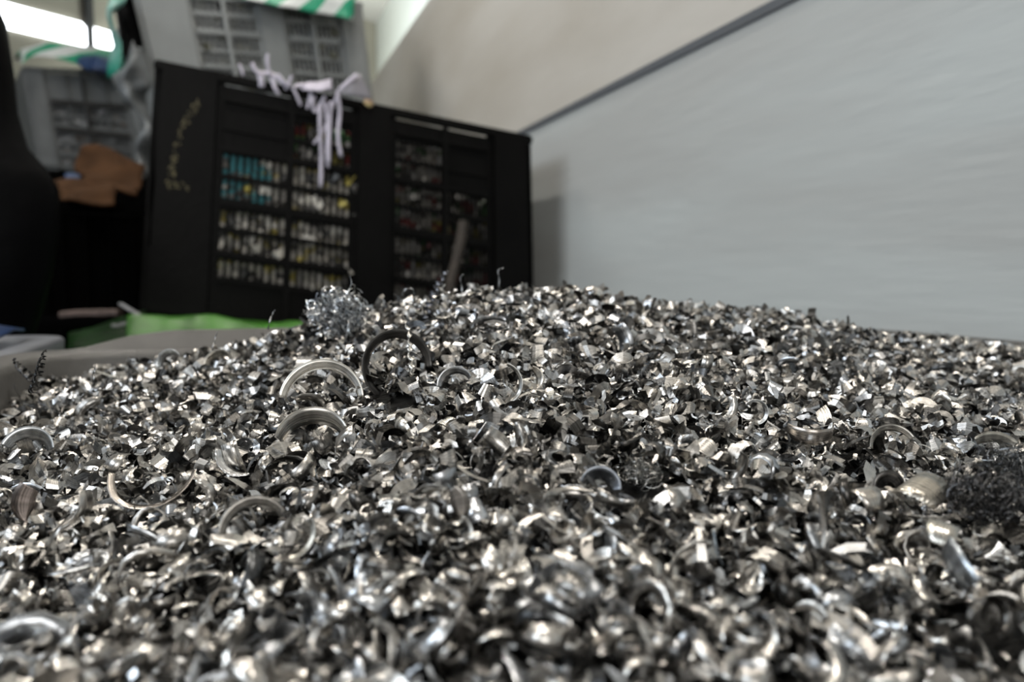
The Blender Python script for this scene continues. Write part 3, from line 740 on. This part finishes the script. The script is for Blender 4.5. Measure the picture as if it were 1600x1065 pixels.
LM_ARGS = [
 ('metal_hoop', 'large dark metal hoop standing upright behind the pale arch-shaped strip', 'the dark standing hoop', 622, 576, 52, 5.2, 17, 1.0, (.5, .15, 1), (-.8, .55, 0), DK, dict(lift=.002)),
 ('arched_strip', 'long pale arch-shaped strip on the heap left of the dark hoop', 'the pale arched strip', 503, 628, 62, 2.9, 17, 1.1, (0, .35, 1), (0, 1, 0), BR_, dict(lift=.000)),
 ('arched_strip', 'wide pale curl arching over near the pale arched strip, lower and nearer the lens', 'the wide pale arch', 490, 690, 52, 2.6, 30, .55, (.15, .8, .8), (-.1, 1, 0), MD, dict()),
 ('curved_strip', 'long pale U-shaped strip lying open side up at the left of the heap', 'the long U-shaped strip', 243, 752, 64, 3.1, 14, 1.0, (0, .7, .7), (.05, -1, .7), WM, dict(lift=.007)),
 ('curved_strip', 'bright white sickle-shaped strip, brightest piece left of the middle', 'the bright sickle strip', 384, 722, 38, 1.9, 16, .9, (.2, .5, 1), (-.6, -.8, 0), (.97, .97, .97, 1), dict(lift=.008, tb=.8, wav=.3)),
 ('curled_band', 'wide smooth metal band curl standing on edge at the right', 'the wide band curl', 1262, 684, 35, 3.0, 27, .05, (0, 1, .25), (0, 0, 1), WM, dict(lift=.007)),
 ('hook_chip', 'slim pale hook-shaped chip left of the wide band curl', 'the pale hook', 1178, 652, 18, 3.8, 8, .8, (0, .1, 1), (.6, .4, 0), (.85, .87, .88, 1), dict(lift=.004)),
 ('curved_strip', 'thin upright bow-shaped strip right of the middle of the sharp zone', 'the thin upright bow', 782, 612, 32, 2.3, 8, .9, (0, .1, 1), (1, .1, 0), (.7, .7, .68, 1), dict(lift=.006)),
 ('curved_strip', 'S-curved broad bright strip right of the thin upright bow', 'the broad bright curve', 826, 602, 18, 2.2, 17, .5, (.2, .3, 1), (1, .2, 0), (.85, .80, .72, 1), dict(lift=.005)),
 ('arched_strip', 'medium grey arch between the dark hoop and the thin upright bow', 'the medium grey arch', 712, 602, 26, 2.7, 14, .7, (-.2, .4, 1), (-.3, 1, 0), (.55, .56, .57, 1), dict()),
 ('curled_band', 'big shiny cylindrical curl at the right with a ragged edge', 'the big shiny curl', 1436, 790, 40, 2.0, 72, 0, (.85, .35, -.5), (-.2, 1, .35), (.80, .75, .66, 1), dict(lift=.001, wav=.12)),
 ('curled_band', 'shiny tube-like curl just left of the big shiny curl', 'the tube-like curl', 1348, 785, 24, 2.8, 44, 0, (1, .1, -.3), (.1, 1, .3), (.80, .76, .70, 1), dict()),
 ('dark_disc_chip', 'dark rounded flake standing behind the tube-like curl', 'the dark rounded flake', 1385, 772, 16, 3.1, 26, 1.3, (0, .2, 1), (0, 1, 0), DK, dict(lift=.004)),
 ('long_strip', 'long thin grey strip running down to the right edge', 'the long thin strip', 1530, 790, 240, .60, 11, 1.2, (.25, .6, .8), (-.35, -.9, .3), (.36, .37, .38, 1), dict(lift=.010)),
 ('arched_strip', 'pale arch chip above the dark wool at the right edge', 'the pale arch by the dark wool', 1555, 742, 52, 1.3, 18, 1.1, (0, .4, 1), (.1, 1, 0), (.66, .64, .58, 1), dict(lift=.004)),
 ('pointed_chip', 'reddish-grey pointed chip sticking up at the left of the heap', 'the pointed chip', 104, 800, 60, .95, 34, 1.5, (.2, .1, 1), (-1, .1, 0), (.42, .36, .33, 1), dict(lift=.004, tb=.98, ta=.1)),
 ('arched_strip', 'broad ribbed arch at the left edge in front of the dark twisted sliver', 'the broad left arch', 45, 712, 34, 2.6, 24, .9, (.2, .5, 1), (.1, 1, 0), (.66, .68, .69, 1), dict(lift=.002)),
 ('curved_strip', 'dull grey arch in the left foreground in front of the U-shaped strip', 'the dull foreground arch', 400, 838, 50, 2.6, 17, 1.1, (.1, .5, 1), (-.3, 1, 0), (.36, .34, .31, 1), dict(lift=.003)),
 ('curved_strip', 'slim strip curving upward right of the bright sickle strip', 'the slim rising strip', 452, 838, 40, 2.0, 13, 1.0, (0, .5, 1), (.9, -.5, 0), (.5, .48, .43, 1), dict(lift=.003)),
 ('leaf_chip', 'flat leaf-shaped grey chip standing in the middle foreground', 'the leaf-shaped chip', 663, 815, 60, .8, 32, 1.5, (.1, .1, 1), (1, .3, 0), (.40, .375, .35, 1), dict(lift=.005, ta=.5, tb=.6)),
 ('twisted_disc', 'dark ribbed dome-shaped curl right of the middle', 'the dark ribbed dome', 936, 768, 26, 2.9, 26, .8, (0, .5, 1), (.2, 1, 0), (.24, .26, .29, 1), dict(lift=.002)),
 ('curved_strip', 'small pale ring-shaped chip above the large shiny curls at right', 'the small pale ring', 1395, 708, 36, 2.6, 12, .9, (0, .5, 1), (-.2, 1, 0), (.6, .58, .54, 1), dict(lift=.003)),
 ('flat_strip', 'bluish ribbed strip leaning down at right of centre foreground', 'the bluish ribbed strip', 1182, 848, 90, .6, 16, 0.4, (.5, .3, 1), (-1, -.2, .3), (.60, .68, .76, 1), dict(lift=.006)),
 ('curled_band', 'bright square-ended curl in the lower right foreground', 'the square-ended curl', 1462, 852, 34, 2.0, 46, .1, (.8, -.2, .5), (-.2, 1, .3), (.8, .77, .70, 1), dict(lift=.002)),
 ('flat_strip', 'broad blurred bluish-grey band in the bottom right corner', 'the corner band', 1572, 925, 120, .7, 46, .3, (.5, .9, .5), (-.2, .8, .5), (.5, .54, .58, 1), dict(lift=.006)),
 ('curved_strip', 'small upright arch of ribbed pale metal at the far left slope', 'the ribbed far arch', 268, 572, 20, 2.6, 12, .7, (-.2, .2, 1), (-.5, .9, 0), (.8, .84, .86, 1), dict(lift=.002)),
 ('curved_strip', 'pale arch behind the dark and pale hoops, right of the ribbed arch', 'the second far arch', 345, 575, 22, 2.4, 14, .7, (-.1, .3, 1), (-.3, 1, 0), (.72, .69, .62, 1), dict(lift=.002)),
]
for a in LM_ARGS: arc_piece(*a[:-1], **a[-1])

def twist(name, label, phrase, ctrl, wpx, turns, col, thick=.0003):
    pts = bez([pix(x, y, Y) for x, y, Y in ctrl], 60); n = len(pts); V = np.zeros((n, 3, 3))
    for i, p in enumerate(pts):
        t = (pts[min(i + 1, n - 1)] - pts[max(i - 1, 0)]).normalized(); a = CR - t * CR.dot(t); a.normalize(); b = t.cross(a)
        ang = turns * 2 * PI * i / n; wd = wpx * ctrl[0][2] / FPX * (1 - .7 * (i / n) ** 3)
        for q in range(3): V[i, q] = p + (a * math.cos(ang) + b * math.sin(ang)) * (q / 2 - .5) * wd + (a * math.cos(ang * 1.0 + 1.6) + b * math.sin(ang + 1.6)) * wd * .18
    o = solid_strip(name, V, col, th=thick, seed=wpx); tag(o, label, 'metal sliver')
    if phrase: LM.append((ctrl[len(ctrl) // 2][0], ctrl[len(ctrl) // 2][1], phrase))
    return o
twist('twisted_sliver', 'dark tightly twisted sliver leaning on the heap crest', 'the dark crest sliver', [(664, 500, .80), (672, 472, .80), (684, 446, .80), (699, 422, .80)], 15, 5, (.22, .225, .25, 1))
twist('twisted_sliver', 'pale twisted sliver standing inside the dark hoop', 'the pale twisted sliver', [(646, 584, .60), (642, 555, .61), (641, 530, .62), (634, 503, .63)], 11, 3.5, BR_)
twist('twisted_sliver', 'black twisted sliver sticking up before the bin rim at left', 'the black left sliver', [(51, 612, .52), (60, 585, .53), (65, 565, .54), (71, 547, .55)], 13, 5, (.05, .05, .05, 1))
twist('twisted_sliver', 'blurred dark sliver left of the black twisted one at the rim', None, [(50, 592, .66), (38, 580, .67), (28, 570, .68), (21, 559, .68)], 12, 4, (.10, .10, .10, 1))
for k, (lab, c) in enumerate((('thin hooked wire standing on the crest before the brown stick', [(722, 470, .86), (722, 452, .87), (719, 436, .87), (724, 428, .87)]),
           ('thin curled wire on the crest before the right corner post', [(777, 462, .88), (780, 440, .88), (778, 424, .88), (787, 418, .88)]),
           ('fine hair-like wire rising from the bright wool clump', [(541, 470, .76), (546, 452, .76), (549, 440, .76), (547, 431, .76)]),
           ('fine upright wire on the slope left of the wool clump', [(419, 515, .74), (422, 500, .74), (426, 490, .75), (430, 484, .75)]),
           ('slim pale sliver poking up on the far left slope', [(332, 548, .70), (333, 540, .70), (336, 528, .71), (340, 518, .71)]),
           ('pale upright sliver among the chips at the left slope', [(146, 600, .60), (147, 590, .60), (148, 580, .61), (149, 570, .61)]),
           ('small curled wire on the crest between wool clump and dark sliver', [(628, 462, .84), (634, 452, .84), (644, 451, .84), (648, 460, .84)]))):
    twist('metal_wire', lab, None, c, 2.6, 1.5, (.45, .46, .47, 1))

# wool-like clumps of hair-thin turnings
def wool(name, label, phrase, cpx, cpy, Y, rx, ry, n, col, wmm, seed):
    r = random.Random(seed); c = pix(cpx, cpy, Y); k = Y / FPX; n1 = n; S = 8
    V = np.zeros((n, S + 1, 2, 3)); cc = np.zeros((n, 4))
    for i in range(n):
        while True:
            u = Vector((r.uniform(-1, 1), r.uniform(-1, 1), r.uniform(-1, 1)))
            if u.length < 1: break
        p = c + CR * u.x * rx * k + CU * u.y * ry * k + CT * u.z * rx * k * .8
        R = r.uniform(.002, .008); a0 = r.uniform(0, 6.3); da = r.uniform(1.2, 4.5) / S; ax = Vector((r.gauss(0, 1), r.gauss(0, 1), r.gauss(0, 1))).normalized(); m = ax.orthogonal().normalized(); q = ax.cross(m); pt = r.uniform(-.0006, .0006)
        sd = Vector((r.gauss(0, 1), r.gauss(0, 1), r.gauss(0, 1))).normalized() * wmm * r.uniform(.5, 1.5) * .0005
        for s in range(S + 1):
            a = a0 + da * s; b = p + m * (R * math.cos(a)) + q * (R * math.sin(a)) + ax * pt * s
            V[i, s, 0] = b + sd; V[i, s, 1] = b - sd
        g = r.choice((.25, .9, 1.15, 1.3)); cc[i] = [min(1, x * g) for x in col[:3]] + [1]
    o = bpy.data.objects.new(name, make_mesh(name, *grid_mesh(name, V, cc), M['chip'])); C.objects.link(o)
    tag(o, label, 'metal wool'); LM.append((cpx, cpy, phrase)); return o
wool('metal_wool_clump', 'bright bushy clump of hair-thin metal wool on the crest', 'the bright wool clump', 528, 488, .76, 46, 36, 800, (.80, .84, .88, 1), 1.5, 1)
wool('metal_wool_clump', 'dark bushy wool clump at the right edge of the heap', 'the dark wool clump', 1540, 775, .40, 62, 40, 700, (.13, .13, .135, 1), .6, 2)
wool('metal_wool_clump', 'fine dark crumbly clump above the dark wool at the right edge', 'the crumbly dark clump', 1580, 722, .45, 42, 20, 420, (.22, .23, .24, 1), .5, 3)
wool('metal_wool_clump', 'small pale wire nest in the middle of the slope', 'the pale wire nest', 1002, 742, .43, 24, 14, 260, (.6, .6, .58, 1), .4, 4)

# chips do not bury the remarkable pieces: drop those lying between them and the open air
bpy.context.view_layer.update()
sp_cells = {}
for o in list(C.objects):
    if o.type == 'MESH' and o.get('category') in ('metal chip', 'metal sliver', 'metal wool', 'metal wire'):
        vv = np.array([o.location + v.co for v in o.data.vertices]); a, b, c_ = project(vv)
        for x_, y_, z_ in zip(a, b, c_):
            if 0 < x_ < 1600 and 0 < y_ < 1065:
                for ox in (-3, 0, 3):
                    key = (int(y_) // 4) * 500 + int(x_ + ox) // 4
                    if z_ > sp_cells.get(key, 0): sp_cells[key] = z_
zc = np.zeros(300 * 500)
for k_, z_ in sp_cells.items(): zc[k_] = z_
key = (py // 4).astype(int) * 500 + (px // 4).astype(int)
hit = (dz < zc[key]) & (dz > zc[key] - .10)
tot = np.bincount(ids, minlength=NBIG + 21000); h_ = np.bincount(ids[hit], minlength=NBIG + 21000)
drop = h_ > np.maximum(1, tot * .10)
dropb = drop[:NBIG]; drops = drop[NBIG:]; vis[dropb] = 0
ccx, ccy, ccd = project(big['V'].mean(axis=(1, 2)))
# split off the 300 chips that show largest
score = vis.astype(float)
top = np.argsort(-score)[:272]
rest = ~dropb; rest[top] = False
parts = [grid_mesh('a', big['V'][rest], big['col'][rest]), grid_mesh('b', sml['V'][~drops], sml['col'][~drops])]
# body of the heap below the loose layer
nx_, ny_ = 130, 120
gx = np.linspace(BX0 + .006, BX1 - .006, nx_); gy = np.linspace(BY0 + .006, BY1 - .006, ny_)
GX, GY = np.meshgrid(gx, gy, indexing='ij'); GZ = heap_z(GX.ravel(), GY.ravel()).reshape(GX.shape) - .0125 + rng.normal(0, .0012, GX.shape)
co = np.stack([GX, GY, GZ], -1).reshape(-1, 3)
idx = np.arange(nx_ * ny_).reshape(nx_, ny_)
f = np.stack([idx[:-1, :-1], idx[1:, :-1], idx[1:, 1:], idx[:-1, 1:]], -1).reshape(-1, 4)
ringi = np.concatenate([idx[:, 0], idx[-1, 1:], idx[::-1, -1][1:], idx[0, ::-1][1:-1]])
low = co[ringi].copy(); low[:, 2] = .30
cen = np.array([(BX0 + BX1) / 2, (BY0 + BY1) / 2]); low[:, :2] = cen + (low[:, :2] - cen) * .93
m_ = len(ringi); li = np.arange(m_) + len(co)
f2 = np.stack([ringi, li, np.roll(li, -1), np.roll(ringi, -1)], -1)
co = np.vstack([co, low]); f = np.vstack([f, f2])
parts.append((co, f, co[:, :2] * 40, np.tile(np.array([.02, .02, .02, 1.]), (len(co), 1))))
cos, fs, uvs_, ccs = [], [], [], []; o_ = 0
for co, f, uv, cc in parts:
    cos.append(co); fs.append(f + o_); uvs_.append(uv); ccs.append(cc); o_ += len(co)
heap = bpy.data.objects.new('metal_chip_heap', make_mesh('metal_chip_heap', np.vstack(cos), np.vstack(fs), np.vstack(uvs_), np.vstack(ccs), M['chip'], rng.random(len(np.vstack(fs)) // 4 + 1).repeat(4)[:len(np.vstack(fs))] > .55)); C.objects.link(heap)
tag(heap, 'heap of loose curled aluminium chips filling the grey pallet bin', 'metal chips', kind='stuff')

# labels of the individual chips: look first, then the nearest remarkable piece
lmx = np.array([l[0] for l in LM]); lmy = np.array([l[1] for l in LM])
buckets = {}
for i in top:
    wmm = big['W'][i]; cresc = bool(big['cres'][i]); th = big['TH'][i]; v = big['v'][i]
    shape = ('crescent-shaped' if th > .9 else 'flat') if cresc else ('rolled-up' if th > 3.2 else 'curled' if th > 1.3 else 'slightly bent')
    wide = 'broad ' if wmm > .0058 else 'narrow ' if wmm < .0034 else ''
    tone = 'dark ' if v < .28 else 'bluish ' if big['cool'][i] else 'pale ' if v > .7 else 'grey '
    dx = ccx[i] - lmx; dy = (ccy[i] - lmy) * 1.4; j = int(np.argmin(dx * dx + dy * dy))
    if abs(dx[j]) > abs(dy[j]): rel = 'right of' if dx[j] > 0 else 'left of'
    else: rel = 'in front of' if dy[j] > 0 else 'behind'
    buckets.setdefault((tone + wide + shape, rel, LM[j][2]), []).append((float(dx[j] ** 2 + dy[j] ** 2), int(i)))
ORD = ['', 'second', 'third', 'fourth', 'fifth', 'sixth', 'seventh', 'eighth', 'ninth', 'tenth']
chip_label = {}
for (look, rel, ph), lst in buckets.items():
    lst.sort()
    for k, (_, i) in enumerate(lst):
        chip_label[i] = f'{look} chip {rel} {ph}' + ('' if len(lst) == 1 else ', nearest such to it' if k == 0 else f', {ORD[min(k, 9)]} nearest such')
for i in top:
    V = big['V'][i]; c = V.mean(axis=(0, 1))
    V4 = np.stack([V[:, 0] * (1 - t) + V[:, 1] * t for t in (0, 1)], 1) - c
    o = solid_strip('metal_chip', V4, tuple(big['col'][i]), th=.00022, seed=float(i % 97))
    o.location = c
    tag(o, chip_label[int(i)], 'metal chip', 'loose metal chips on top of the heap')
